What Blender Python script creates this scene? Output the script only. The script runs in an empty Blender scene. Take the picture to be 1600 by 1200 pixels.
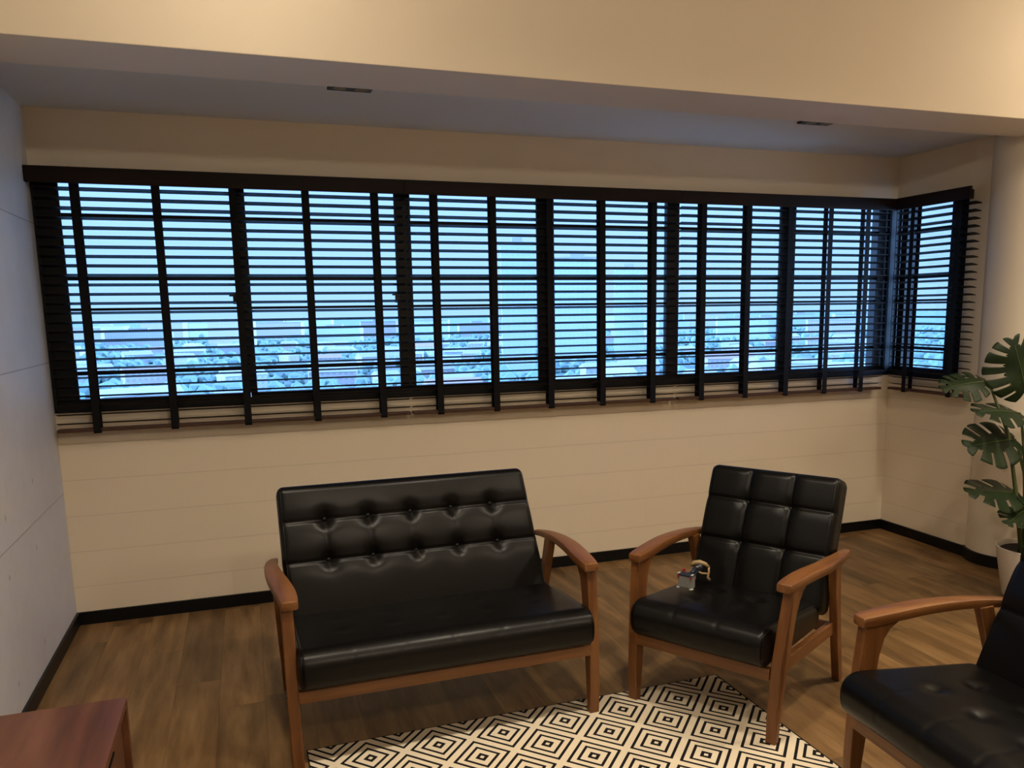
import bpy, bmesh, math, random
from mathutils import Vector, Matrix
random.seed(7)
R = math.radians
S = bpy.context.scene
COL = S.collection
# ------------------------------------------------------------------ camera
cam_data = bpy.data.cameras.new('camera')
cam = bpy.data.objects.new('camera', cam_data); COL.objects.link(cam)
yaw, pit, rol = 0.3407, 0.1648, -0.0134
F = Vector((math.sin(yaw)*math.cos(pit), math.cos(yaw)*math.cos(pit), -math.sin(pit)))
r_ = Vector((math.cos(yaw), -math.sin(yaw), 0)); u_ = r_.cross(F)
rr = r_*math.cos(rol)+u_*math.sin(rol); uu = -r_*math.sin(rol)+u_*math.cos(rol)
M = Matrix((rr, uu, -F)).transposed().to_4x4(); M.translation = Vector((0.9294, -4.80, 1.6053))
cam.matrix_world = M
cam_data.sensor_fit = 'HORIZONTAL'; cam_data.sensor_width = 36
cam_data.lens = 1308.02/1600*36
cam_data.shift_x = (800-852.39)/1600; cam_data.shift_y = (702.6-600)/1600
cam_data.clip_start = .05; cam_data.clip_end = 9000
S.camera = cam
# ------------------------------------------------------------------ world: hazy dusk sky
W = bpy.data.worlds.new('sky'); S.world = W; W.use_nodes = True
nt = W.node_tree; nt.nodes.clear()
tc = nt.nodes.new('ShaderNodeTexCoord'); sx = nt.nodes.new('ShaderNodeSeparateXYZ')
cr = nt.nodes.new('ShaderNodeValToRGB'); bg = nt.nodes.new('ShaderNodeBackground'); wo = nt.nodes.new('ShaderNodeOutputWorld')
nt.links.new(tc.outputs['Generated'], sx.inputs[0]); nt.links.new(sx.outputs['Z'], cr.inputs[0])
# sky strength boosted off-view on both sides, added to daylight the left wall
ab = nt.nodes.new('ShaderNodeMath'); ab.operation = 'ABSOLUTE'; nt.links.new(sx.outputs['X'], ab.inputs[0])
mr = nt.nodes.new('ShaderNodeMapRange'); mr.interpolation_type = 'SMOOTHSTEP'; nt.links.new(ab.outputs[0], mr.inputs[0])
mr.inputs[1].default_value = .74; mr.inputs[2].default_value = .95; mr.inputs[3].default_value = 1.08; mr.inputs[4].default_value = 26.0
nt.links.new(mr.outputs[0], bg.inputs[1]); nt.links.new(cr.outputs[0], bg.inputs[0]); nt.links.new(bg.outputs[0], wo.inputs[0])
e = cr.color_ramp.elements
e[0].position = 0.0; e[0].color = (.46, .82, 1.35, 1)
e[1].position = .16; e[1].color = (.53, .93, 1.8, 1)
k = e.new(.42); k.color = (.85, 1.45, 3.2, 1)
# ------------------------------------------------------------------ exposure
S.view_settings.view_transform = 'Standard'; S.view_settings.look = 'None'
S.view_settings.exposure = 0.0; S.view_settings.gamma = 1.0; S.view_settings.use_curve_mapping = False
# ------------------------------------------------------------------ unseen room lights: ceiling spots, beam-side points, rear points added as fill
CEIL = 3.12
LAMPS_AND_FILL = [(1.0, -2.75, 58, 1), (2.15, -2.75, 62, 1), (3.6, -2.75, 62, 1), (5.0, -2.75, 80, 1),
         (1.0, -2.05, 5.5, 0), (5.2, -2.1, 7, 0), (1.8, -5.4, 26, 0), (3.9, -5.4, 26, 0)]
for i, (x, y, p, spot) in enumerate(LAMPS_AND_FILL):
    ld = bpy.data.lights.new('lamp_or_fill', 'SPOT' if spot else 'POINT'); ld.energy = p*2.0; ld.color = (1.0, .87, .68); ld.shadow_soft_size = .07
    if spot: ld.spot_size = R(150); ld.spot_blend = 1.0
    lo = bpy.data.objects.new('lamp_or_fill', ld); COL.objects.link(lo); lo.location = (x, y, CEIL-(.02 if spot else .14))

# ================================================================== helpers
def mat(name, col, rough=.5, metal=0, spec=.5, coat=0):
    m = bpy.data.materials.new(name); m.use_nodes = True
    b = m.node_tree.nodes['Principled BSDF']
    b.inputs['Base Color'].default_value = (*col, 1); b.inputs['Roughness'].default_value = rough
    b.inputs['Metallic'].default_value = metal; b.inputs['Specular IOR Level'].default_value = spec
    b.inputs['Coat Weight'].default_value = coat
    return m
class NB:
    """tiny node builder"""
    def __init__(s, m): s.nt = m.node_tree; s.b = s.nt.nodes['Principled BSDF']
    def n(s, t, **k):
        x = s.nt.nodes.new('ShaderNode'+t)
        for a, v in k.items(): setattr(x, a, v)
        return x
    def l(s, a, b): s.nt.links.new(a, b)
    def set(s, sock, v):
        if hasattr(v, 'is_output') or hasattr(v, 'links'): s.l(v, sock)
        else: sock.default_value = v
    def m(s, op, a, b=0.0, c=0.0):
        x = s.n('Math', operation=op)
        for i, v in enumerate((a, b, c)): s.set(x.inputs[i], v)
        return x.outputs[0]
    def pos(s, kind='Position'):
        g = s.n('NewGeometry'); x = s.n('SeparateXYZ'); s.l(g.outputs['Position'], x.inputs[0]); return g.outputs['Position'], x.outputs
    def obj(s):
        g = s.n('TexCoord'); x = s.n('SeparateXYZ'); s.l(g.outputs['Object'], x.inputs[0]); return g.outputs['Object'], x.outputs
    def comb(s, a, b, c):
        x = s.n('CombineXYZ')
        for i, v in enumerate((a, b, c)): s.set(x.inputs[i], v)
        return x.outputs[0]
    def noise(s, vec, scale, detail=4, rough=.6):
        x = s.n('TexNoise'); s.l(vec, x.inputs['Vector']); x.inputs['Scale'].default_value = scale
        x.inputs['Detail'].default_value = detail; x.inputs['Roughness'].default_value = rough; return x.outputs[0]
    def ramp(s, fac, stops):
        x = s.n('ValToRGB'); s.l(fac, x.inputs[0]); el = x.color_ramp.elements
        el[0].position, el[0].color = stops[0][0], (*stops[0][1], 1); el[1].position, el[1].color = stops[-1][0], (*stops[-1][1], 1)
        for p, c in stops[1:-1]: q = el.new(p); q.color = (*c, 1)
        return x.outputs[0]
    def mix(s, fac, a, b, mode='MIX'):
        x = s.n('Mix', data_type='RGBA', blend_type=mode); s.set(x.inputs[0], fac)
        for i, v in ((6, a), (7, b)):
            if isinstance(v, tuple): v = (*v, 1)
            s.set(x.inputs[i], v)
        return x.outputs[2]
    def bump(s, h, strength=.3, dist=.01):
        x = s.n('Bump'); s.l(h, x.inputs['Height']); x.inputs['Strength'].default_value = strength
        x.inputs['Distance'].default_value = dist; s.l(x.outputs[0], s.b.inputs['Normal'])
    def color(s, c): s.l(c, s.b.inputs['Base Color'])

def add_box(bm, lo, hi, bev=0):
    lo = Vector(lo); hi = Vector(hi)
    r = bmesh.ops.create_cube(bm, size=1); vs = r['verts']
    for v in vs: v.co = Vector(((lo.x+hi.x)/2+v.co.x*(hi.x-lo.x), (lo.y+hi.y)/2+v.co.y*(hi.y-lo.y), (lo.z+hi.z)/2+v.co.z*(hi.z-lo.z)))
    if bev:
        es = list({e_ for v in vs for e_ in v.link_edges})
        bmesh.ops.bevel(bm, geom=es, offset=bev, segments=2, affect='EDGES', profile=.6)
def add_poly(bm, pts, vec, bev=0, seg=2):
    """extrude a planar polygon (list of 3D points) along vec"""
    vec = Vector(vec); a = [bm.verts.new(Vector(p)) for p in pts]; b = [bm.verts.new(Vector(p)+vec) for p in pts]
    n = len(pts); fs = [bm.faces.new(a), bm.faces.new(b[::-1])]
    for i in range(n): fs.append(bm.faces.new((a[i], b[i], b[(i+1) % n], a[(i+1) % n])))
    bmesh.ops.recalc_face_normals(bm, faces=fs)
    if bev:
        es = list({e_ for f in fs for e_ in f.edges})
        bmesh.ops.bevel(bm, geom=es, offset=bev, segments=seg, affect='EDGES', profile=.6)
def add_loft(bm, rings, close=True):
    vr = [[bm.verts.new(Vector(p)) for p in ring] for ring in rings]; n = len(rings[0]); fs = []
    for i in range(len(vr)-1):
        for j in range(n): fs.append(bm.faces.new((vr[i][j], vr[i+1][j], vr[i+1][(j+1) % n], vr[i][(j+1) % n])))
    if close: fs += [bm.faces.new(vr[0]), bm.faces.new(vr[-1][::-1])]
    bmesh.ops.recalc_face_normals(bm, faces=fs)
def add_tube(bm, pts, rad, n=8):
    pts = [Vector(p) for p in pts]; rad = rad if isinstance(rad, (list, tuple)) else [rad]*len(pts)
    rings = []; t0 = None
    for i, p in enumerate(pts):
        t = (pts[min(i+1, len(pts)-1)]-pts[max(i-1, 0)]).normalized()
        a = t.orthogonal().normalized() if t0 is None else (t0-t*t0.dot(t)).normalized()
        t0 = a; b = t.cross(a)
        rings.append([p+(a*math.cos(2*math.pi*j/n)+b*math.sin(2*math.pi*j/n))*rad[i] for j in range(n)])
    add_loft(bm, rings)
def add_lathe(bm, prof, c=(0, 0, 0), n=40):
    """closed profile [(r,z)...] turned about z"""
    c = Vector(c); rows = []
    for r, z in prof: rows.append([bm.verts.new(c+Vector((r*math.cos(2*math.pi*j/n), r*math.sin(2*math.pi*j/n), z))) for j in range(n)])
    fs = []
    for i in range(len(rows)-1):
        for j in range(n): fs.append(bm.faces.new((rows[i][j], rows[i][(j+1) % n], rows[i+1][(j+1) % n], rows[i+1][j])))
    fs += [bm.faces.new(rows[0][::-1]), bm.faces.new(rows[-1])]
    bmesh.ops.recalc_face_normals(bm, faces=fs)
def obj(name, bm, m, parent=None, smooth=False):
    me = bpy.data.meshes.new(name); bm.to_mesh(me); bm.free(); me.materials.append(m)
    if smooth:
        for p in me.polygons: p.use_smooth = True
        if smooth == 'auto': me.set_sharp_from_angle(angle=R(40))
    o = bpy.data.objects.new(name, me); COL.objects.link(o)
    if parent: o.parent = parent
    return o
def tag(o, label=None, cat=None, group=None, kind=None):
    for k_, v in (('label', label), ('category', cat), ('group', group), ('kind', kind)):
        if v: o[k_] = v
    return o
def thing(name, label, cat, loc=(0, 0, 0), rz=0, group=None):
    o = bpy.data.objects.new(name, None); COL.objects.link(o); o.location = loc; o.rotation_euler = (0, 0, rz)
    o.empty_display_size = .1
    return tag(o, label, cat, group)
def struct(name, bm, m, parent=None, smooth=False):
    o = obj(name, bm, m, parent, smooth)
    if not parent: o['kind'] = 'structure'
    return o
def copy_tree(o, parent=None):
    c = o.copy(); COL.objects.link(c); c.parent = parent
    for ch in [x for x in COL.objects if x.parent == o]: copy_tree(ch, c)
    return c

# ================================================================== materials
def wall_paint(name, axis, col=(.72, .62, .48)):
    """painted concrete block, joints as shallow grooves; axis = which coordinate runs along the wall"""
    m = mat(name, col, .62, spec=.3); n = NB(m); P, (X, Y, Z) = n.pos()
    U = X if axis == 'x' else Y
    below = n.m('LESS_THAN', Z, 1.0)
    row = n.m('DIVIDE', n.m('SUBTRACT', Z, .013), .19)
    fr = n.m('ABSOLUTE', n.m('SUBTRACT', n.m('FRACT', row), .5)); hj = n.m('GREATER_THAN', fr, .489)
    odd = n.m('MULTIPLY', n.m('MODULO', n.m('FLOOR', row), 2.0), .5)
    fu = n.m('ABSOLUTE', n.m('SUBTRACT', n.m('FRACT', n.m('ADD', n.m('DIVIDE', U, .39), odd)), .5)); vj = n.m('MULTIPLY', n.m('GREATER_THAN', fu, .494), .10)
    j = n.m('MULTIPLY', n.m('MAXIMUM', hj, vj), below)
    nz = n.noise(P, 1.6, 3); c = n.mix(nz, tuple(v*.96 for v in col), tuple(min(1, v*1.03) for v in col))
    c = n.mix(n.m('MULTIPLY', j, .35), c, tuple(v*.55 for v in col)); n.color(c)
    h = n.m('SUBTRACT', n.m('MULTIPLY', n.noise(P, 60, 3), .15), j); n.bump(h, .5, .003)
    return m
M_back = wall_paint('painted_block_wall', 'x'); M_right = wall_paint('painted_block_side_wall', 'y')
M_plain = mat('cream_paint', (.64, .55, .42), .6, spec=.3)
n = NB(M_plain); P, _ = n.pos(); n.color(n.mix(n.noise(P, 1.3, 3), (.70, .61, .48), (.74, .65, .52))); n.bump(n.noise(P, 40, 3), .08, .002)
M_ceil = mat('ceiling_paint', (.66, .65, .62), .7, spec=.2)

M_left = mat('concrete_plaster', (.5, .46, .42), .5, spec=.4)
n = NB(M_left); P, (X, Y, Z) = n.pos()
c = n.mix(n.noise(P, 1.8, 5, .65), (.46, .45, .44), (.62, .61, .59))
fine = n.noise(P, 9, 6, .7); c = n.mix(n.m('MULTIPLY', n.m('SUBTRACT', fine, .45), .5), c, (.33, .30, .27))
g = 0.0
for z0 in (.7094, 1.3799, 2.0552): g = n.m('MAXIMUM', g, n.m('LESS_THAN', n.m('ABSOLUTE', n.m('SUBTRACT', Z, z0)), .0025))
c = n.mix(n.m('MULTIPLY', g, .6), c, (.16, .14, .12))
hole = 0.0
for y0, z0 in ((-1.08, .83), (-.60, .89), (-.66, .60), (-1.12, .60), (-.71, .18), (-1.17, .18), (-1.62, .60), (-1.62, .18)):
    d = n.m('SQRT', n.m('ADD', n.m('POWER', n.m('SUBTRACT', Y, y0), 2), n.m('POWER', n.m('SUBTRACT', Z, z0), 2)))
    hole = n.m('MAXIMUM', hole, n.m('LESS_THAN', d, .012))
c = n.mix(n.m('MULTIPLY', hole, .45), c, (.18, .15, .12)); n.color(c)
n.bump(n.m('SUBTRACT', n.m('MULTIPLY', fine, .3), n.m('MAXIMUM', g, hole)), .5, .004)

M_frame = mat('window_frame_black', (.003, .0035, .005), .5, spec=.25)
M_floor = mat('oak_plank_floor', (.25, .15, .08), .42, spec=.4)
n = NB(M_floor); P, (X, Y, Z) = n.pos()
pw, pl = .182, 1.25
ui = n.m('FLOOR', n.m('DIVIDE', X, pw)); wn = n.n('TexWhiteNoise', noise_dimensions='1D'); n.l(ui, wn.inputs['W'])
vy = n.m('ADD', n.m('DIVIDE', Y, pl), n.m('MULTIPLY', wn.outputs[0], 7.3)); vi = n.m('FLOOR', vy)
w2 = n.n('TexWhiteNoise', noise_dimensions='2D'); n.l(n.comb(ui, vi, 0.0), w2.inputs['Vector']); pr = w2.outputs[0]
gv = n.comb(n.m('MULTIPLY', X, 9.0), n.m('ADD', n.m('MULTIPLY', Y, 1.1), n.m('MULTIPLY', pr, 40)), n.m('MULTIPLY', pr, 9))
grain = n.noise(gv, 1.6, 6, .62)
c = n.ramp(grain, [(.28, (.080, .041, .014)), (.5, (.168, .094, .036)), (.72, (.27, .163, .070))])
c = n.mix(.75, c, n.ramp(pr, [(0, (.62, .62, .62)), (1, (1.2, 1.15, 1.1))]), 'MULTIPLY')
vo = n.n('TexVoronoi', feature='F1'); n.l(n.comb(n.m('MULTIPLY', X, 4.2), n.m('MULTIPLY', Y, 2.0), n.m('MULTIPLY', pr, 5)), vo.inputs['Vector']); vo.inputs['Scale'].default_value = 1.0
kn = n.m('LESS_THAN', n.m('ADD', vo.outputs['Distance'], n.m('MULTIPLY', grain, .08)), .11)
c = n.mix(n.m('MULTIPLY', kn, .6), c, (.07, .035, .018))
ju = n.m('GREATER_THAN', n.m('ABSOLUTE', n.m('SUBTRACT', n.m('FRACT', n.m('DIVIDE', X, pw)), .5)), .4935)
jv = n.m('GREATER_THAN', n.m('ABSOLUTE', n.m('SUBTRACT', n.m('FRACT', vy), .5)), .4985); jj = n.m('MAXIMUM', ju, jv)
c = n.mix(n.m('MULTIPLY', jj, .55), c, (.05, .028, .015)); n.color(c)
n.bump(n.m('SUBTRACT', n.m('MULTIPLY', grain, .4), jj), .25, .002)

M_black = mat('black_skirting', (.003, .003, .0035), .4, spec=.25)
def wood(name, a, b, c3, scale=1.0, rough=.4, axis='y', spec=.5):
    m = mat(name, b, rough, spec=spec); n = NB(m); P, (X, Y, Z) = n.obj()
    s = {'x': (2, 22, 22), 'y': (22, 2, 22), 'z': (22, 22, 2)}[axis]
    v = n.comb(n.m('MULTIPLY', X, s[0]*scale), n.m('MULTIPLY', Y, s[1]*scale), n.m('MULTIPLY', Z, s[2]*scale))
    g = n.noise(v, 1.0, 6, .6); n.color(n.ramp(g, [(.25, a), (.5, b), (.75, c3)])); n.bump(g, .06, .002)
    return m
wa, wb, wc = (.078, .025, .006), (.150, .056, .014), (.225, .095, .027)
M_wz = wood('walnut_stained_wood_upright', wa, wb, wc, axis='z'); M_wy = wood('walnut_stained_wood_arm', wa, wb, wc, axis='y'); M_wx = wood('walnut_stained_wood_rail', wa, wb, wc, axis='x')
M_blind = wood('dark_espresso_slat', (.006, .003, .002), (.010, .005, .004), (.018, .008, .006), .6, .5, 'x', .12)
M_brail = wood('dark_espresso_rail', (.035, .015, .010), (.055, .024, .014), (.08, .036, .02), .6, .45, 'x', .3)
M_tape = mat('black_ladder_tape', (.003, .003, .004), .8, spec=.2)
M_con = wood('walnut_veneer', (.050, .016, .007), (.105, .037, .016), (.18, .072, .036), .55, .34, 'y')
M_leather = mat('black_faux_leather', (.0025, .0022, .002), .32, spec=.22)
n = NB(M_leather); P, _ = n.obj(); n.bump(n.noise(P, 260, 3), .10, .0006)
r2 = n.noise(P, 7, 3); mm = n.n('MapRange'); n.l(r2, mm.inputs[0]); mm.inputs[3].default_value = .29; mm.inputs[4].default_value = .37; n.l(mm.outputs[0], n.b.inputs['Roughness'])

M_rug = mat('black_and_cream_diamond_rug', (.6, .5, .38), .95, spec=.1)
n = NB(M_rug); P, (X, Y, Z) = n.obj()
A, B = .2541, .2873
def tri(v, per, off):   # distance to nearest lattice point, in periods
    f = n.m('FRACT', n.m('ADD', n.m('DIVIDE', v, per), off)); return n.m('ABSOLUTE', n.m('SUBTRACT', f, .5))
d1 = n.m('ADD', tri(X, A, .5), tri(Y, B, .5)); d2 = n.m('ADD', tri(X, A, 0.0), tri(Y, B, 0.0))
d = n.m('MULTIPLY', n.m('MINIMUM', d1, d2), 2.0)
rm = n.n('ValToRGB'); rm.color_ramp.interpolation = 'CONSTANT'; n.l(d, rm.inputs[0]); el = rm.color_ramp.elements
wht, blk = (.70, .60, .45, 1), (.012, .010, .011, 1)
el[0].position, el[0].color = 0, wht; el[1].position, el[1].color = .075, blk
for p_, c_ in ((.21, wht), (.43, blk), (.55, wht), (.745, blk), (.86, wht)): q = el.new(p_); q.color = c_
hx, hy = .8775, 1.05   # half sizes of the rug, object origin at its centre is not used: see build
n.color(rm.outputs[0]); n.bump(n.noise(P, 220, 2), .4, .002)
M_rugedge = mat('black_rug_binding', (.012, .010, .011), .9, spec=.1)

M_glass = bpy.data.materials.new('window_glass'); M_glass.use_nodes = True
g_ = M_glass.node_tree; g_.nodes.clear()
o_ = g_.nodes.new('ShaderNodeOutputMaterial'); mx = g_.nodes.new('ShaderNodeMixShader'); fz = g_.nodes.new('ShaderNodeFresnel'); fz.inputs[0].default_value = 1.3
tr = g_.nodes.new('ShaderNodeBsdfTransparent'); tr.inputs[0].default_value = (.93, .97, 1, 1); gl = g_.nodes.new('ShaderNodeBsdfGlossy'); gl.inputs['Roughness'].default_value = .02
g_.links.new(fz.outputs[0], mx.inputs[0]); g_.links.new(tr.outputs[0], mx.inputs[1]); g_.links.new(gl.outputs[0], mx.inputs[2]); g_.links.new(mx.outputs[0], o_.inputs[0])

# ================================================================== the room
WX = 5.227; BAYC = 2.60; BEAMZ = 2.55; YF, YB = -1.35, -.975; YEND = -8.2; XR = 5.62
def bx(lo, hi, bev=0):
    b = bmesh.new(); add_box(b, lo, hi, bev); return b
struct('floor', bx((-.2, YEND, -.1), (XR+.1, .2, 0)), M_floor)
b = bmesh.new(); OX0, OX1, OZ0, OZ1 = .012, 5.192, 1.135, 2.30
add_box(b, (-.2, 0, 0), (WX+.2, .2, OZ0)); add_box(b, (-.2, 0, OZ1), (WX+.2, .2, CEIL+.1))
struct('wall_back', b, M_back)
SY0, SY1 = -.004, -.585
b = bmesh.new()
add_box(b, (WX, -.92, 0), (WX+.2, -.0005, OZ0)); add_box(b, (WX, -.92, OZ1), (WX+.2, -.0005, CEIL)); add_box(b, (WX, -.92, OZ0), (WX+.2, SY1, OZ1))
struct('wall_right', b, M_right)
b = bmesh.new(); add_box(b, (-.2, 0, OZ0), (OX0, .2, OZ1)); add_box(b, (OX1, 0, OZ0), (WX+.2, .2, OZ1)); add_box(b, (WX, SY0, OZ0), (WX+.2, -.0005, OZ1))
struct('trim_5', b, M_frame)
struct('wall_left', bx((-.2, YEND, 0), (0, -.0005, CEIL+.1)), M_left)
struct('wall_right_main', bx((XR, YEND, 0), (XR+.2, -.95, CEIL+.1)), M_plain)
struct('wall_front', bx((-.2, YEND-.2, 0), (XR+.2, YEND, CEIL+.1)), M_plain)
struct('ceiling', bx((-.2, YEND, CEIL), (XR+.2, YF, CEIL+.1)), M_plain)
struct('ceiling_bay', bx((0, YB, BAYC), (WX+.4, 0, BAYC+.1)), M_ceil)
struct('beam', bx((0, YF, BEAMZ), (XR, YB, CEIL+.1), .004), M_plain)
CX, CY, CR = 5.42, -.93, .25
b = bmesh.new(); add_lathe(b, [(CR, 0.0), (CR, BAYC)], (CX, CY, 0), 72); struct('column', b, M_plain, smooth='auto')
# skirting
HB = .0686
struct('baseboard_back', bx((0, -.014, 0), (WX, 0, HB), .002), M_black)
struct('baseboard_left', bx((0, YEND, 0), (.014, -.014, HB), .002), M_black)
struct('baseboard_right', bx((WX-.014, -.80, 0), (WX, -.014, HB), .002), M_black)
b = bmesh.new(); add_lathe(b, [(CR+.014, 0.0), (CR+.014, HB), (CR+.011, HB+.003)], (CX, CY, 0), 72); struct('baseboard_column', b, M_black, smooth='auto')

# ================================================================== windows (behind the blinds)
M_latch = mat('latch_metal', (.04, .04, .045), .3, 1)
def window(idx, c0, c1, z0, z1, axis, depth, bars=True, latch=None, fw1=.034):
    """c0,c1 along the wall; frame centred at 'depth' behind the wall face"""
    def P(u, w, z): return (u, w, z) if axis == 'x' else (w, u, z)
    def bxx(bm, u0, u1, w0, w1, za, zb):
        a = P(u0, w0, za); c = P(u1, w1, zb); add_box(bm, [min(a[i], c[i]) for i in range(3)], [max(a[i], c[i]) for i in range(3)])
    d0, d1 = depth; fw = .034; bm = bmesh.new()
    bxx(bm, c0, c1, d0, d1, z0, z0+.05); bxx(bm, c0, c1, d0, d1, z1-.03, z1)
    bxx(bm, c0, c0+fw, d0, d1, z0+.05, z1-.03); bxx(bm, c1-fw1, c1, d0, d1, z0+.05, z1-.03)
    fr = struct('window_%d' % idx, bm, M_frame)
    bm = bmesh.new(); dm = (d0+d1)/2; bxx(bm, c0+fw, c1-fw1, dm-.003, dm+.003, z0+.05, z1-.03); obj('pane', bm, M_glass, fr)
    if bars:
        for zb, h in ((2.107, .007), (1.952, .006), (1.797, .012), (1.64, .007), (1.482, .007), (1.318, .010)):
            bm = bmesh.new(); bxx(bm, c0+fw, c1-fw1, d0+.004, d0+.018, zb-h, zb+h); obj('glazing_bar', bm, M_frame, fr)
    if latch:
        bm = bmesh.new(); bxx(bm, latch-.012, latch+.012, d0-.016, d0, 1.66, 1.72); bxx(bm, latch-.03, latch+.012, d0-.03, d0-.016, 1.70, 1.715); obj('latch', bm, M_latch, fr)
MUL = [OX0, .943, 1.806, 2.655, 3.508, 4.362, OX1]
for i in range(6):
    window(i+1, MUL[i]+(.001 if i else 0), MUL[i+1]-.001, OZ0, OZ1, 'x', (.035, .075), latch=(MUL[i+1]-.045 if i in (0, 1) else None), fw1=(.008 if i == 5 else .034))
window(7, SY1, SY0-.001, OZ0, OZ1, 'y', (WX+.035, WX+.075), fw1=.008)
# middle posts (sash overlap), sill ledges
b = bmesh.new(); add_box(b, (OX0, .02, OZ0+.05), (.115, .034, OZ1-.03)); add_box(b, (5.105, .02, OZ0+.05), (5.155, .034, OZ1-.03))
for x, w in ((.943, .03), (1.806, .045), (2.655, .055), (3.508, .043), (4.362, .058)): add_box(b, (x-w, .02, OZ0+.05), (x+w, .034, OZ1-.03))
struct('trim_1', b, M_frame)
b = bmesh.new(); add_box(b, (WX+.02, -.090, OZ0+.05), (WX+.034, -.036, OZ1-.03)); add_box(b, (WX+.02, SY1, OZ0+.05), (WX+.034, SY1+.115, OZ1-.03))
add_box(b, (5.186, -.004, OZ0-.012), (WX-.0045, -.0005, OZ1)); add_box(b, (WX-.004, -.030, OZ0-.012), (WX-.0005, -.0005, OZ1)) if 0 else None
add_box(b, (.0005, -.004, OZ0-.012), (OX0+.004, -.0005, OZ1))
struct('trim_4', b, M_frame)
struct('trim_2', bx((OX0, -.012, OZ0-.012), (OX1, .034, OZ0+.022), .003), M_frame)
struct('trim_3', bx((WX-.012, SY1, OZ0-.012), (WX+.034, SY0-.009, OZ0+.022), .003), M_frame)

# ================================================================== venetian blinds
def blind(label, length, tapes, loc, rz, pelmet, slat_z0=1.052, group='dark wooden venetian blinds along the windows'):
    """local x runs along the blind from 0 to length, -y towards the room; back edge of slats at y=0"""
    t = thing('venetian_blind', label, 'window blind', loc, rz, group)
    x0, x1 = .004, length-.004
    pitch = .0457; n_ = 26; tilt = R(11.5); hd = .025; yc = -.032
    bm = bmesh.new()
    for i in range(n_):
        z = slat_z0+.022+pitch*i
        # a slightly crowned slat, near edge raised a little
        pr = []
        for s, yy in ((1, -hd), (1, 0), (1, hd), (-1, hd), (-1, 0), (-1, -hd)):
            zz = .0018*s+(.0012 if yy == 0 else 0); c_, s_ = math.cos(tilt), math.sin(tilt)
            pr.append((yc+yy*c_-zz*s_, z-yy*s_+zz*c_))
        jit = random.uniform(-.0008, .0008)
        add_poly(bm, [(x0+.002, a, c+jit) for a, c in pr], (x1-x0-.004, 0, 0))
    obj('slats', bm, M_blind, t)
    bm = bmesh.new(); add_box(bm, (x0, yc-.026, slat_z0-.020), (x1, yc+.026, slat_z0-.003), .003); obj('bottom_rail', bm, M_brail, t)
    bm = bmesh.new(); add_box(bm, (x0, -.055, 2.245), (min(x1, pelmet[1]-.05), -.004, 2.30), .002); obj('headrail', bm, M_tape, t)
    bm = bmesh.new(); add_box(bm, (pelmet[0], -.088, 2.236), (pelmet[1], -.070, 2.312), .003); obj('valance', bm, M_blind, t)
    for x in tapes:
        bm = bmesh.new(); w = .018
        add_box(bm, (x-w, yc-.0285, slat_z0-.028), (x+w, yc-.0268, 2.246)); add_box(bm, (x-w, yc+.0268, slat_z0-.010), (x+w, yc+.0285, 2.246))
        add_box(bm, (x-w, yc-.0285, slat_z0-.024), (x+w, yc+.0285, slat_z0-.0205))
        obj('ladder_tape', bm, M_tape, t)
    for x in tapes[::2]:
        bm = bmesh.new(); add_tube(bm, [(x, yc, slat_z0-.005), (x, yc, 2.246)], .0012, 6); obj('lift_cord', bm, M_tape, t)
    return t
YBL = -.040
blind('dark venetian blind over the left windows, beside the concrete wall', 1.782, [.185, .545, .905, 1.265, 1.625], (.015, YBL, 0), 0, (-.013, 1.779))
blind('dark venetian blind over the middle windows, above the black loveseat', 1.685, [.165, .50, .84, 1.175, 1.515], (1.80, YBL, 0), 0, (-.004, 1.688))
blind('dark venetian blind over the right windows, above the black armchair', 1.595, [.165, .49, .80, 1.11, 1.41], (3.495, YBL, 0), 0, (-.004, 1.631))
blind('narrow dark venetian blind on the side window at the corner by the column', .665, [.155, .54], (WX-.040, -.104, 0), R(-90), (.027, .64))

# ceiling downlights at the beam edge
def ceiling_spot(x, label):
    t = thing('ceiling_downlight', label, 'ceiling light', (x, -.78, BAYC), 0, 'black recessed lights behind the beam')
    bm = bmesh.new(); add_box(bm, (-.097, -.09, -.012), (.097, .022, -.0005), .002); obj('housing', bm, M_black, t)
    for sx_ in (-.048, .048):
        bm = bmesh.new(); add_lathe(bm, [(.030, -.0145), (.030, -.0122)], (sx_, -.03, 0), 24); obj('lens', bm, mat('unlit_lens', (.03, .03, .03), .15), t)
ceiling_spot(1.447, 'black downlight at the left, on the bay ceiling behind the beam'); ceiling_spot(3.937, 'black downlight at the right, on the bay ceiling near the corner')

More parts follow.
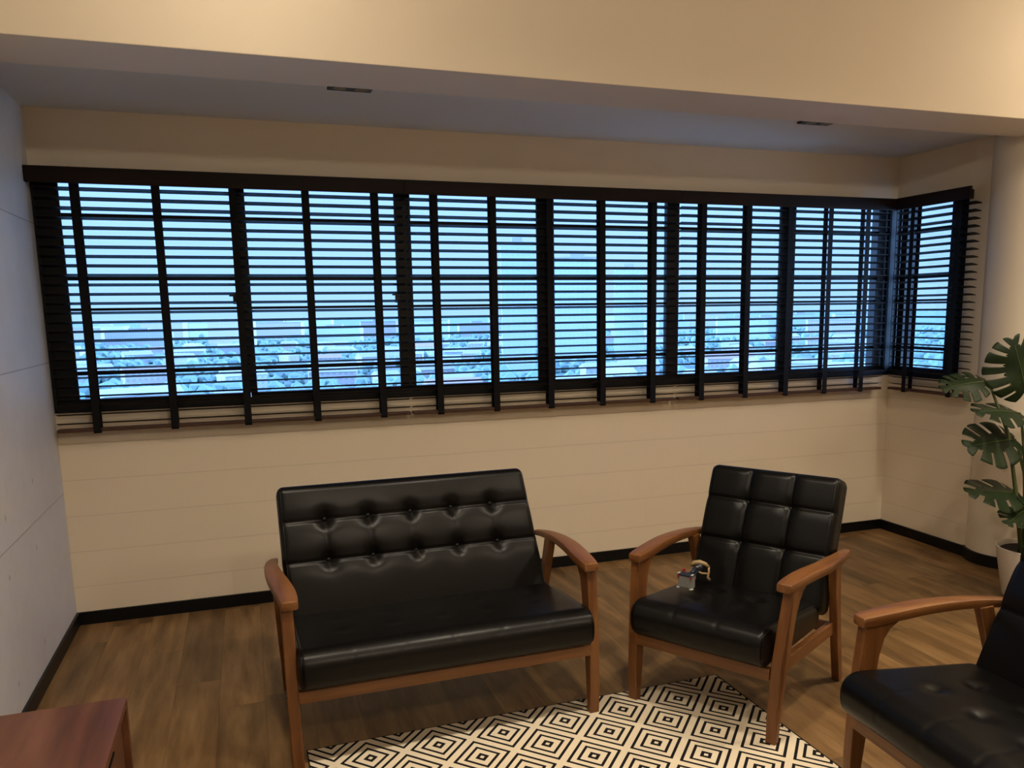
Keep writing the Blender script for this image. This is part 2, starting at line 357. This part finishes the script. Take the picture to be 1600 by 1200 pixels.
# ================================================================== armchairs and loveseat
def cushion(size, rad, res, disp=None, shape=None):
    """rounded box centred at origin on x, from y 0..d, z 0..h; disp(p)->offset vector in unit face coords"""
    sx_, sy_, sz_ = size; rx, ry, rz = rad; nx, ny, nz = res; bm = bmesh.new(); vd = {}
    def Pm(a_, b_, c_):
        p = Vector(((a_-.5)*sx_, (b_-.5)*sy_, (c_-.5)*sz_)); q = Vector(p)
        inner = Vector((max(-sx_/2+rx, min(sx_/2-rx, p.x)), max(-sy_/2+ry, min(sy_/2-ry, p.y)), max(-sz_/2+rz, min(sz_/2-rz, p.z))))
        d = Vector(((p.x-inner.x)/rx, (p.y-inner.y)/ry, (p.z-inner.z)/rz)); L = d.length
        if L > 1e-6: d = d/L; q = inner+Vector((d.x*rx, d.y*ry, d.z*rz))
        u, v, w = p.x/sx_+.5, p.y/sy_+.5, p.z/sz_+.5
        if disp: q = q+disp(u, v, w, d)
        if shape: q = shape(q, u, v, w)
        return q
    def V(i, j, k):
        key = (i, j, k)
        if key not in vd: vd[key] = bm.verts.new(Pm(i/nx, j/ny, k/nz))
        return vd[key]
    for i in range(nx):
        for j in range(ny):
            bm.faces.new((V(i, j, 0), V(i, j+1, 0), V(i+1, j+1, 0), V(i+1, j, 0))); bm.faces.new((V(i, j, nz), V(i+1, j, nz), V(i+1, j+1, nz), V(i, j+1, nz)))
    for i in range(nx):
        for k_ in range(nz):
            bm.faces.new((V(i, 0, k_), V(i+1, 0, k_), V(i+1, 0, k_+1), V(i, 0, k_+1))); bm.faces.new((V(i, ny, k_), V(i, ny, k_+1), V(i+1, ny, k_+1), V(i+1, ny, k_)))
    for j in range(ny):
        for k_ in range(nz):
            bm.faces.new((V(0, j, k_), V(0, j, k_+1), V(0, j+1, k_+1), V(0, j+1, k_))); bm.faces.new((V(nx, j, k_), V(nx, j+1, k_), V(nx, j+1, k_+1), V(nx, j, k_+1)))
    bmesh.ops.recalc_face_normals(bm, faces=bm.faces)
    return bm, Pm
def gs(d, s): return math.exp(-(d/s)**2)

def make_seat(name, label, cat, Wd, kind, loc, rz, group=None, back_shift=0, dim=.013, flare=(.0, .0)):
    """origin on the floor under the middle of the front legs; +y to the rear"""
    t = thing(name, label, cat, loc, rz, group); h = Wd/2
    for s in (-1, 1):
        fl = flare[(s+1)//2]
        # front leg with the flare that carries the arm
        prof = [(-.012, 0), (-.022, .12), (-.027, .30), (-.026, .45), (-.020, .583), (.108, .583), (.078, .562), (.058, .53), (.046, .48), (.040, .40), (.036, .28), (.026, .12), (.018, 0)]
        bm = bmesh.new(); add_poly(bm, [(s*(h-.042), a+.045*c/.583, c+(.006 if c > .5 else 0)) for a, c in prof], (s*.040, 0, 0), .004)
        for v in bm.verts:
            if v.co.z < .25: v.co.x -= s*(.25-v.co.z)*.02
            v.co.x += s*fl*max(0, (v.co.z-.25)/.33)
        lg = obj('leg', bm, M_wz, t)
        prof = [(.672, 0), (.588, .26), (.494, .586), (.552, .588), (.630, .28), (.712, 0)]
        bm = bmesh.new(); add_poly(bm, [(s*(h-.050), a, c) for a, c in prof], (s*.034, 0, 0), .004)
        for v in bm.verts: v.co.x += s*.026*max(0, v.co.z)/.58
        obj('leg', bm, M_wz, t)
        bm = bmesh.new(); add_poly(bm, [(s*(h-.046), .036, .248), (s*(h-.046), .036, .300), (s*(h-.046), .590, .292), (s*(h-.046), .602, .240)], (s*.026, 0, 0), .003); obj('side_rail', bm, M_wy, t)
        # armrest: curved in plan and gently arched
        st = [(.004, -.006, .052, .616, .028), (.010, -.002, .058, .620, .032), (.05, .004, .066, .624, .034), (.14, .014, .072, .628, .034), (.27, .028, .070, .628, .033), (.40, .034, .062, .622, .032), (.52, .032, .052, .612, .031), (.62, .018, .040, .600, .028), (.675, .002, .030, .591, .025), (.684, -.001, .024, .588, .020)]
        rings = []; xs = []
        for i in range(len(st)-1):
            p0, p1, p2, p3 = st[max(i-1, 0)], st[i], st[i+1], st[min(i+2, len(st)-1)]
            for k_ in range(4):
                q = k_/4; xs.append([.5*(2*b_+(c_-a_)*q+(2*a_-5*b_+4*c_-d_)*q*q+(3*b_-a_-3*c_+d_)*q**3) for a_, b_, c_, d_ in zip(p0, p1, p2, p3)])
        xs.append(st[-1])
        for y, off, w, zt, th in xs:
            xo = h+off+fl*min(1, max(0, (.60-y)/.30)); xi = xo-w; e_ = .006; c1 = e_*.3
            ring = [(xi+e_, zt), (xo-e_, zt), (xo-c1, zt-c1), (xo, zt-e_), (xo, zt-th+e_), (xo-c1, zt-th+c1), (xo-e_, zt-th), (xi+e_, zt-th), (xi+c1, zt-th+c1), (xi, zt-th+e_), (xi, zt-e_), (xi+c1, zt-c1)]
            rings.append([(s*a, y, c) for a, c in ring])
        bm = bmesh.new(); add_loft(bm, rings); o = obj('armrest', bm, M_wy, t, 'auto')
    b1 = bmesh.new(); add_box(b1, (-h+.040, -.014, .246), (h-.040, .012, .292), .003); obj('front_rail', b1, M_wx, t)
    b1 = bmesh.new(); add_box(b1, (-h+.047, .578, .245), (h-.047, .600, .290), .003); obj('rear_rail', b1, M_wx, t)
    for s in (-1, 1):
        for yy, zz in ((.02, .232 if kind == 'x' else .27), (.585, .34)):
            b1 = bmesh.new(); add_tube(b1, [(s*(h-.004 if yy < .1 else h-.018), yy, zz), (s*(h+.001 if yy < .1 else h-.014), yy, zz)], .006, 10); obj('screw_cap', b1, M_black, t)
    # seat cushion
    cw = Wd-.078; ns = 5 if kind == 'love' else 2
    bu = [(i+1)/(ns+1) for i in range(ns)] if kind == 'love' else [.34, .66]
    def sd(u, v, w, d):
        if w < .5: return Vector((0, 0, 0))
        top = max(0, d.z) if d.length > 1e-6 else 1
        z = 0.010*math.sin(math.pi*u)*math.sin(math.pi*min(1, v*1.05))*top
        X_ = (u-.5)*cw; Y_ = v*.575
        for yy, dep in ((.37, dim), (.215, dim)) if kind == 'love' else ((.37, .016), (.215, .014)):
            for q in bu:
                rr_ = math.hypot(X_-(q-.5)*cw, Y_-yy); z -= dep*gs(rr_, .032)*top
        fr = 0
        for q in bu:   # stitched line running over the front roll
            fr += .0018*gs(X_-(q-.5)*cw, .008)*(1 if v < .35 else 0)*max(0, 1-v*2.6)
        return Vector((0, fr*max(0, -d.y), z-fr*top))
    def ss(q, u, v, w):
        y = q.y+.2875-.072; z = q.z+.0765+.296
        z -= .045*max(0, v)*max(0, w-.0)*1.0      # the top falls towards the back
        if w > .5 and v < .2: pass
        return Vector((q.x, y, z))
    bm, PS = cushion((cw, .575, .158), (.022, .075, .070), (120 if kind == 'love' else 72, 64, 18), sd, ss)
    st_ = obj('seat', bm, M_leather, t, True)
    for s in (-1, 1):   # piping along the side seams
        eu = .012 if s < 0 else .988
        bm = bmesh.new(); pts = [PS(eu, 0, w) for w in (.15, .3, .45, .6, .7, .8, .88, .95)]+[PS(eu, v, 1) for v in [i/30 for i in range(28)]]
        add_tube(bm, pts, .0028, 6); obj('piping', bm, M_leather, st_, True)
    # back cushion: slab leaning back, tufted front (local y = thickness, z = height)
    bw = Wd-(.085 if kind == 'love' else .055); bh = .572; bt = .112
    if kind == 'love':
        us = [(i+1)/6 for i in range(5)]; vs_ = [.44, .735]
    else: us = [.335, .665]; vs_ = [.42, .74]
    def bd(u, v, w, d):
        if v > .5: return Vector((0, 0, 0))
        f = max(0, -d.y) if d.length > 1e-6 else 0
        X_ = u*bw; Z_ = w*bh; y = -.012*(math.sin(math.pi*u)**.5 if 0 < u < 1 else 0)*(math.sin(math.pi*min(max(w, 0), 1))**.5 if 0 < w < 1 else 0)
        dx = [X_-a*bw for a in us]; dz = [Z_-a*bh for a in vs_]
        if kind == 'love':
            for c_ in dz:
                y += .0065*gs(c_, .0065)+.006*gs(c_, .035)
                for a in dx: y += .016*gs(math.hypot(a*1.0, c_*.8), .026)+.006*gs(math.hypot(a, c_), .05)
            inn = max(0, min(1, (w-.40)/.08))*max(0, min(1, (.80-w)/.08))
            for a in dx: y += .0022*gs(a, .012)*inn
        else:
            for c_ in dz: y += .008*gs(c_, .0075)+.005*gs(c_, .03)
            for a in dx: y += .009*gs(a, .010)+.008*gs(a, .035)
            for c_ in dz:
                for a in dx: y += .008*gs(math.hypot(a, c_), .028)
        return Vector((0, y*f, 0))
    lean = R(19.5)
    def bs(q, u, v, w):
        y0, z0 = q.y, q.z+bh/2
        x = q.x*(1-(.04 if kind == 'love' else .015)*w)+back_shift*w
        y0 += .018*(w-.5)**2*4*-1*0
        y = .442+y0*math.cos(lean)+z0*math.sin(lean)+bt/2; z = .345-y0*math.sin(lean)+z0*math.cos(lean)
        return Vector((x, y, z))
    bm, PB = cushion((bw, bt, bh), (.028, .030, .034), (190 if kind == 'love' else 110, 8, 96), bd, bs)
    bc = obj('backrest', bm, M_leather, t, True)
    for s in (-1, 1):
        eu = .012 if s < 0 else .988
        bm = bmesh.new(); pts = [PB(eu, 0, w) for w in [i/30 for i in range(1, 31)]]
        add_tube(bm, pts, .0028, 6); obj('piping', bm, M_leather, bc, True)
    if kind == 'love':
        for a in us:
            for c_ in vs_:
                bm = bmesh.new(); bmesh.ops.create_uvsphere(bm, u_segments=14, v_segments=8, radius=.011)
                ctr = bs(Vector(((a-.5)*bw, -bt/2+.024, (c_-.5)*bh)), a, 0, c_)
                for v in bm.verts: v.co.y *= .5; v.co += ctr
                obj('button', bm, M_leather, bc, True)
    return t
RZ = .004
make_seat('loveseat', 'two-seat black tufted faux leather loveseat with wooden arms below the window', 'loveseat', 1.20, 'love', (1.583, -1.888, RZ), R(1.0), back_shift=-.028, dim=.004)
make_seat('armchair', 'black faux leather armchair with a small toy on its seat, beside the loveseat', 'armchair', .66, 'arm', (2.518, -2.0885, RZ), R(-58.5), flare=(.008, .030))
make_seat('loveseat', 'black faux leather seat with wooden arm in the right foreground, cut off by the frame', 'loveseat', 1.20, 'love', (2.707-.014, -3.018-.27, RZ), R(-93))

# ================================================================== rug
rt = thing('rug', 'black and cream concentric diamond pattern rug under the chairs', 'rug', (1.2593, -1.9161, 0), .0131)
def rl(x, y): # world -> rug local
    d_ = Vector((x-1.2593, y+1.9161)); c_, s_ = math.cos(.0131), math.sin(.0131); return (d_.x*c_+d_.y*s_, -d_.x*s_+d_.y*c_)
ax, ay = rl(1.043, -1.775); bx_, by_ = rl(2.797, -1.775); LEN = 2.55
bm = bmesh.new(); add_box(bm, (ax+.004, ay-LEN, .0005), (bx_-.006, ay-.004, .0038)); obj('woven_field', bm, M_rug, rt)
bm = bmesh.new(); add_box(bm, (bx_-.006, ay-LEN, .0004), (bx_, ay, .0040)); add_box(bm, (ax, ay-LEN, .0004), (ax+.004, ay, .0040)); add_box(bm, (ax+.004, ay-.004, .0004), (bx_-.006, ay, .0040)); obj('binding', bm, M_rugedge, rt)

# ================================================================== TV console, left foreground
CH = .50; y1 = -2.205; x1c = .532; y0c = -3.75
ct = thing('low_cabinet', 'walnut veneer low cabinet against the concrete wall in the left foreground', 'cabinet', (0.0, 0, 0))
M_con_dark = wood('walnut_veneer_recess', (.05, .018, .008), (.10, .038, .018), (.15, .06, .03), .55, .4, 'y')
obj('top', bx((.018, y0c, CH-.022), (x1c, y1, CH), .0015), M_con, ct)
for a, c_ in ((y1-.022, y1), (y0c, y0c+.022)): obj('side_panel', bx((.018, a, .10), (x1c, c_, CH-.0225), .001), M_con, ct)
obj('bottom_panel', bx((.018, y0c+.023, .10), (x1c-.002, y1-.023, .122)), M_con, ct)
obj('back_panel', bx((.018, y0c+.023, .123), (.030, y1-.023, CH-.023)), M_con_dark, ct)
nd = 3; span = (y1-.024-(y0c+.024))
for i in range(nd):
    a = y0c+.024+span*i/nd+.003; c_ = y0c+.024+span*(i+1)/nd-.003
    dr = obj('door', bx((x1c-.038, a, .128), (x1c-.018, c_, CH-.030), .001), M_con_dark, ct)
    obj('handle', bx((x1c-.018, (a+c_)/2-.05, CH-.062), (x1c-.008, (a+c_)/2+.05, CH-.054), .001), M_black, dr)
for a in (y0c+.12, y1-.12):
    for xx in (.07, x1c-.07):
        bm = bmesh.new(); add_lathe(bm, [(.013, 0), (.020, .0995)], (xx, a, 0), 20); obj('leg', bm, M_wz, ct, 'auto')

# ================================================================== toy on the armchair
M_tg = mat('toy_grey_plastic', (.20, .20, .19), .35); M_tb = mat('toy_dark_blue_plastic', (.015, .022, .04), .3); M_tr = mat('toy_red_plastic', (.28, .02, .025), .35)
M_tt = mat('toy_tan_plastic', (.32, .22, .10), .4); M_tw = mat('toy_pale_plastic', (.42, .42, .40), .35); M_tc = mat('toy_chrome', (.7, .75, .8), .12, 1)
toy = thing('toy_robot', 'small grey, blue and tan plastic toy robot lying on the armchair seat', 'toy', (2.605, -1.815, .446), R(32))
toy.rotation_euler = (0, 0, R(32))
def tp(name, lo, hi, m, bev=.0015, parent=toy): return obj(name, bx(lo, hi, bev), m, parent)
bd_ = tp('body', (-.010, -.032, .006), (.020, .032, .056), M_tg)
tp('top_plate', (-.013, -.034, .0565), (.028, .034, .061), M_tb, parent=toy)
for sy_ in (-.033, .027):
    tp('corner_block', (-.016, sy_, .044), (-.0105, sy_+.006, .058), M_tr); tp('foot', (-.016, sy_-.003, 0), (.002, sy_+.010, .0055), M_tw)
for sy_ in (-.036, .028): tp('rim_cap', (-.014, sy_, .0615), (.004, sy_+.008, .066), M_tw)
tp('red_fin', (.022, .020, .062), (.034, .030, .074), M_tr)
bm = bmesh.new(); add_tube(bm, [(.021, 0, .040), (.06, .002, .050), (.095, .004, .058)], [.016, .013, .015], 12); tr_ = obj('torso', bm, M_tb, toy, True)
bm = bmesh.new(); add_tube(bm, [(.030, -.010, .062), (.075, -.006, .066)], .005, 8); obj('pipe', bm, M_tb, tr_, True)
bm = bmesh.new(); bmesh.ops.create_uvsphere(bm, u_segments=14, v_segments=8, radius=.007)
for v in bm.verts: v.co += Vector((.078, -.010, .074))
obj('chrome_bead', bm, M_tc, toy, True)
bm = bmesh.new(); add_tube(bm, [(.104, .034, .066), (.110, .022, .080), (.118, .0, .084), (.130, -.022, .076), (.138, -.034, .062)], [.006, .010, .011, .009, .006], 10); sh = obj('shoulder_arch', bm, M_tt, toy, True)
bm = bmesh.new(); add_tube(bm, [(.137, -.034, .064), (.134, -.036, .042), (.128, -.034, .022), (.132, -.040, .008)], [.005, .0045, .005, .008], 8); obj('arm', bm, M_tt, toy, True)
bm = bmesh.new(); add_tube(bm, [(.098, .0, .050), (.112, -.012, .038), (.130, -.033, .036)], [.006, .005, .004], 8); obj('arm', bm, M_tt, toy, True)
bm = bmesh.new(); add_tube(bm, [(.108, .010, .046), (.104, .014, .022), (.104, .016, .006)], [.005, .0045, .006], 8); obj('arm', bm, M_tt, toy, True)
bm = bmesh.new(); add_tube(bm, [(.096, .004, .060), (.116, -.004, .066), (.126, -.010, .062)], [.014, .015, .010], 12); obj('head', bm, M_tb, toy, True)

# ================================================================== potted monstera
PX, PY = 4.935, -1.50
pt = thing('potted_monstera', 'tall monstera plant with split green leaves in a white pot by the column', 'plant', (PX, PY, 0))
M_pot = mat('white_ceramic', (.66, .60, .52), .35); M_soil = mat('dark_soil', (.02, .014, .01), .95)
M_stem = mat('green_stem', (.055, .075, .018), .5)
M_leaf = mat('monstera_leaf', (.03, .08, .02), .5, spec=.25)
n = NB(M_leaf); P, _ = n.obj(); n.color(n.mix(n.noise(P, 6, 3), (.004, .010, .004), (.016, .032, .007)))
bm = bmesh.new(); add_lathe(bm, [(.125, 0), (.135, .01), (.180, .275), (.183, .285), (.172, .285), (.165, .255)], (0, 0, 0), 48); pot = obj('pot', bm, M_pot, pt, 'auto')
bm = bmesh.new(); add_lathe(bm, [(.150, .2555), (.163, .262)], (0, 0, 0), 40); obj('soil', bm, M_soil, pt, 'auto')
def leaf(base, tip, nrm, wid=1.0, slits=6, fold=.18, droop=.12):
    """split monstera leaf; base/tip world-ish points relative to the plant base"""
    base, tip = Vector(base), Vector(tip); ax_ = tip-base; L = ax_.length; ya = ax_.normalized()
    nz = Vector(nrm); nz = (nz-ya*nz.dot(ya)).normalized(); xa = ya.cross(nz)
    bm = bmesh.new(); NR = 8
    def pt_(x, y):
        z = -fold*abs(x)*L*.9 - droop*L*(y*y) + .03*L*math.sin(9*y)*min(1, abs(x)*4)
        return base+xa*(x*L)+ya*(y*L)+nz*z
    for s in (-1, 1):
        # margin as a function of t along the midrib, heart shape with lobes behind the stalk
        K = slits*10; prev = None
        for i in range(K+1):
            f = i/K; ph = f*slits
            root = (0, .02+f*.93)             # midrib root of the vein
            ang = R(158-f*140)                # direction of the vein from +y axis, sweeping from the back lobe to the tip
            mr = .50*wid*(math.sin(math.pi*min(1, (f*.80+.22)))**.55)
            if f > .97: mr *= .9
            tipx, tipy = math.sin(ang)*mr, root[1]+math.cos(ang)*mr*.62
            gap = abs((ph % 1)-.5) > .40 and .4 < ph < slits-.2
            rmax = .44 if gap else 1.0-.05*(abs((ph % 1)-.5)*2)**3
            if gap: prev_g = True
            row = []
            for k_ in range(NR+1):
                q = k_/NR*rmax; bend = 0.10*q*q
                row.append(bm.verts.new(pt_(s*(root[0]+(tipx-root[0])*q), root[1]+(tipy-root[1])*q+bend)))
            cur = (row, rmax)
            if prev:
                a, c_ = prev[0], row
                if (prev[1] < .5) == (rmax < .5):
                    for k_ in range(NR):
                        q4 = (a[k_], c_[k_], c_[k_+1], a[k_+1])
                        bm.faces.new(q4 if s > 0 else q4[::-1])
                else:   # step between blade and slit: join only inner part of the long row
                    lo, sh_ = (a, c_) if prev[1] > rmax else (c_, a); m_ = int(NR*.44)
                    for k_ in range(m_):
                        j0, j1 = int(k_/m_*NR+.5), int((k_+1)/m_*NR+.5)
                        ring = [lo[k_], lo[k_+1]]+[sh_[j] for j in range(j1, j0-1, -1)]
                        ring = [v for n_i, v in enumerate(ring) if v not in ring[:n_i]]
                        if len(ring) >= 3: bm.faces.new(ring)
            prev = cur
    bmesh.ops.remove_doubles(bm, verts=bm.verts, dist=.0004)
    bmesh.ops.recalc_face_normals(bm, faces=bm.faces)
    o = obj('leaf', bm, M_leaf, pt, True)
    md = o.modifiers.new('thick', 'SOLIDIFY'); md.thickness = .0016
    bm = bmesh.new(); add_tube(bm, [pt_(0, v)+nz*.001 for v in (0, .2, .4, .6, .8, .93)], [.0035, .003, .0026, .002, .0015, .0008], 6); obj('midrib', bm, M_stem, o, True)
    return o
def rel(x, y, z): return (x-PX, y-PY, z)
LV = [  # base, tip, normal, width, slits
    ((4.790, -1.50, 1.15), (4.700, -1.50, 1.410), (-.45, -.88, .15), 1.35, 7),
    ((4.640, -1.38, 1.20), (4.395, -1.36, 1.195), (-.1, -.55, .85), 1.0, 6),
    ((4.800, -1.47, 1.03), (4.490, -1.50, 1.09), (.1, -.42, .9), .80, 5),
    ((4.790, -1.46, .89), (4.465, -1.50, .90), (.0, -.70, .7), .95, 5),
    ((4.835, -1.47, .59), (4.490, -1.50, .665), (.1, -.48, .87), .80, 5),
    ((4.845, -1.50, .50), (4.64, -1.60, .495), (.1, -.4, .9), .8, 5),
    ((4.95, -1.55, 1.28), (5.18, -1.62, 1.42), (.2, -.85, .4), 1.1, 6),
    ((5.02, -1.50, 1.00), (5.30, -1.62, 1.02), (.1, -.6, .8), 1.1, 6),
    ((4.99, -1.44, .78), (4.97, -1.72, .86), (.0, -.5, .85), 1.0, 6),
    ((5.02, -1.52, .62), (5.26, -1.72, .68), (.1, -.5, .85), .95, 6),
]
for i, (b0, t0_, nn, w_, sl) in enumerate(LV):
    leaf(rel(*b0), rel(*t0_), nn, w_, sl)
    bp = Vector(rel(*b0)); a0 = Vector((random.uniform(-.09, .0), random.uniform(-.05, .05), .26))
    mid = Vector((a0.x*.5+bp.x*.5, a0.y*.6+bp.y*.4, .26+(bp.z-.26)*.7)); p3 = Vector((bp.x*.8+mid.x*.2, bp.y*.8+mid.y*.2, bp.z-.03 if bp.z > .6 else bp.z-.02))
    bm = bmesh.new(); add_tube(bm, [a0, a0.lerp(mid, .5)+Vector((.006, 0, .01)), mid, p3, bp], [.012, .011, .009, .0065, .004], 8); obj('stem', bm, M_stem, pt, True)

# ================================================================== the city outside; haze painted into its colours as a cool tint
GZ = -38.0
M_gnd = mat('haze_tinted_ground', (.28, .42, .50), .95, spec=0); n = NB(M_gnd); P, _ = n.pos(); n.color(n.mix(n.noise(P, .03, 4), (.13, .20, .18), (.19, .26, .24)))
g0 = struct('ground', bx((-3500, 60, GZ-1), (6500, 8000, GZ)), M_gnd)
M_tree = mat('haze_tinted_canopy', (.10, .26, .24), .95, spec=0); n = NB(M_tree); P, _ = n.pos(); n.color(n.mix(n.noise(P, .05, 4), (.13, .21, .19), (.17, .26, .23)))
def facade(name, wall, win, fw=3.2, fh=3.0):
    m = mat(name, wall, .8, spec=.1); n = NB(m); P, (X, Y, Z) = n.obj()
    a = n.m('LESS_THAN', n.m('FRACT', n.m('DIVIDE', n.m('ADD', X, Y), fw)), .5); c_ = n.m('LESS_THAN', n.m('FRACT', n.m('DIVIDE', Z, fh)), .45)
    n.color(n.mix(n.m('MULTIPLY', a, c_), wall, win)); return m
M_fa = facade('pale_render_facade', (.32, .34, .34), (.24, .28, .29)); M_fb = facade('haze_tinted_facade', (.32, .39, .41), (.30, .37, .39)); M_fc = facade('beige_facade', (.33, .31, .29), (.25, .26, .26))
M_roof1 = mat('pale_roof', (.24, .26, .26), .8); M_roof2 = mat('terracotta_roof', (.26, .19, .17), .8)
rc = random.Random(3)
def block(name, label, cat, cx, cy, w, d, h, m, group=None, rz=0, roof='flat', rm_=None):
    t = thing(name, label, cat, (cx, cy, GZ), rz, group); FOOT.append((cx, cy, math.hypot(w, d)/2))
    obj('wall', bx((-w/2, -d/2, 0), (w/2, d/2, h)), m, t)
    bm = bmesh.new()
    if roof == 'flat':
        add_box(bm, (-w/2-.4, -d/2-.4, h), (w/2+.4, d/2+.4, h+1)); add_box(bm, (-w*.15, -d*.2, h+1), (w*.15, d*.2, h+4))
    else: add_poly(bm, [(-w/2-.5, -d/2-.6, h), (-w/2-.5, d/2+.6, h), (-w/2-.5, 0, h+d*.28)], (w+1, 0, 0))
    obj('roof', bm, rm_ or M_roof1, t)
    return t
FOOT = []
def dirpt(px, dist):  # ground point in the azimuth of photo column px at a given distance
    a = yaw+math.atan((px-852)/1308.0*.985); return (.93+dist*math.sin(a), -4.8+dist*math.cos(a))
x, y = dirpt(812, 520); block('tower_block', 'tall pale blue tower block rising above the skyline beyond the middle window', 'tower block', x, y, 20, 18, 38+41, M_fb, rz=-R(16))
x, y = dirpt(905, 620); block('tower_block', 'broad blue-grey tower block right of the taller tower, seen through the blinds', 'tower block', x, y, 34, 18, 38+38, M_fb, rz=-R(20))
x, y = dirpt(985, 700); block('tower_block', 'slim tower block right of the broad tower, paled by its haze tint', 'tower block', x, y, 24, 18, 38+34, M_fb, rz=-R(24))
# side view: the neighbouring pale building seen through the corner window
t = block('apartment_building', 'pale neighbouring building with grey ledge seen through the corner side window', 'building', 46, 19.5, 16, 12, 38+3.4, M_roof1, rz=-R(8), rm_=mat('grey_parapet', (.35, .38, .42), .8))
bm = bmesh.new(); add_box(bm, (-6, -4, 41.4), (1.5, 3, 47)); obj('stair_core', bm, M_fa, t)
# skyline of slab blocks
for i in range(26):
    px = 60+i*52+rc.uniform(-12, 12); dist = 1120+(i % 3)*240+rc.uniform(0, 60); x, y = dirpt(px, dist)
    block('slab_block', 'distant low slab block in the haze-tinted skyline under the horizon', 'building', x, y, rc.uniform(50, 90), 14, rc.uniform(20, 31), rc.choice((M_fa, M_fb, M_fb, M_fc)), 'distant slab blocks on the skyline', rz=-R(rc.uniform(0, 40)))
# house roofs among the trees
for i in range(110):
    px = rc.uniform(60, 1400); dist = rc.uniform(360, 1000); x, y = dirpt(px, dist)
    if any(math.hypot(x-a, y-c_) < q+19 for a, c_, q in FOOT): continue
    block('house', 'distant low house among trees beyond the windows', 'house', x, y, rc.uniform(12, 30), rc.uniform(9, 13), rc.uniform(5, 9), rc.choice((M_fa, M_fc, M_roof1)), 'distant low houses among the trees', rz=-R(rc.uniform(-30, 60)), roof='gable', rm_=rc.choice((M_roof1, M_roof1, M_roof2, M_fb)))
# tree canopy, uncountable at this distance
bm = bmesh.new(); base_ico = bmesh.new(); bmesh.ops.create_icosphere(base_ico, subdivisions=1, radius=1)
vsrc = [v.co.copy() for v in base_ico.verts]; fsrc = [[v.index for v in f.verts] for f in base_ico.faces]; base_ico.free()
for i in range(2600):
    px = rc.uniform(0, 1500); dist = 340+1300*rc.random()**1.3; x, y = dirpt(px, dist); r0 = rc.uniform(2.6, 5.5)
    if any(math.hypot(x-a, y-c_) < q+r0*1.3 for a, c_, q in FOOT): continue
    vv = [bm.verts.new((x+v.x*r0*rc.uniform(.85, 1.2), y+v.y*r0, GZ+r0*.7+v.z*r0*rc.uniform(.7, 1.1))) for v in vsrc]
    for f in fsrc: bm.faces.new([vv[j] for j in f])
tag(obj('tree_canopy', bm, M_tree), 'tree canopy tinted blue-green for haze, spread between the far houses', 'trees', kind='stuff')
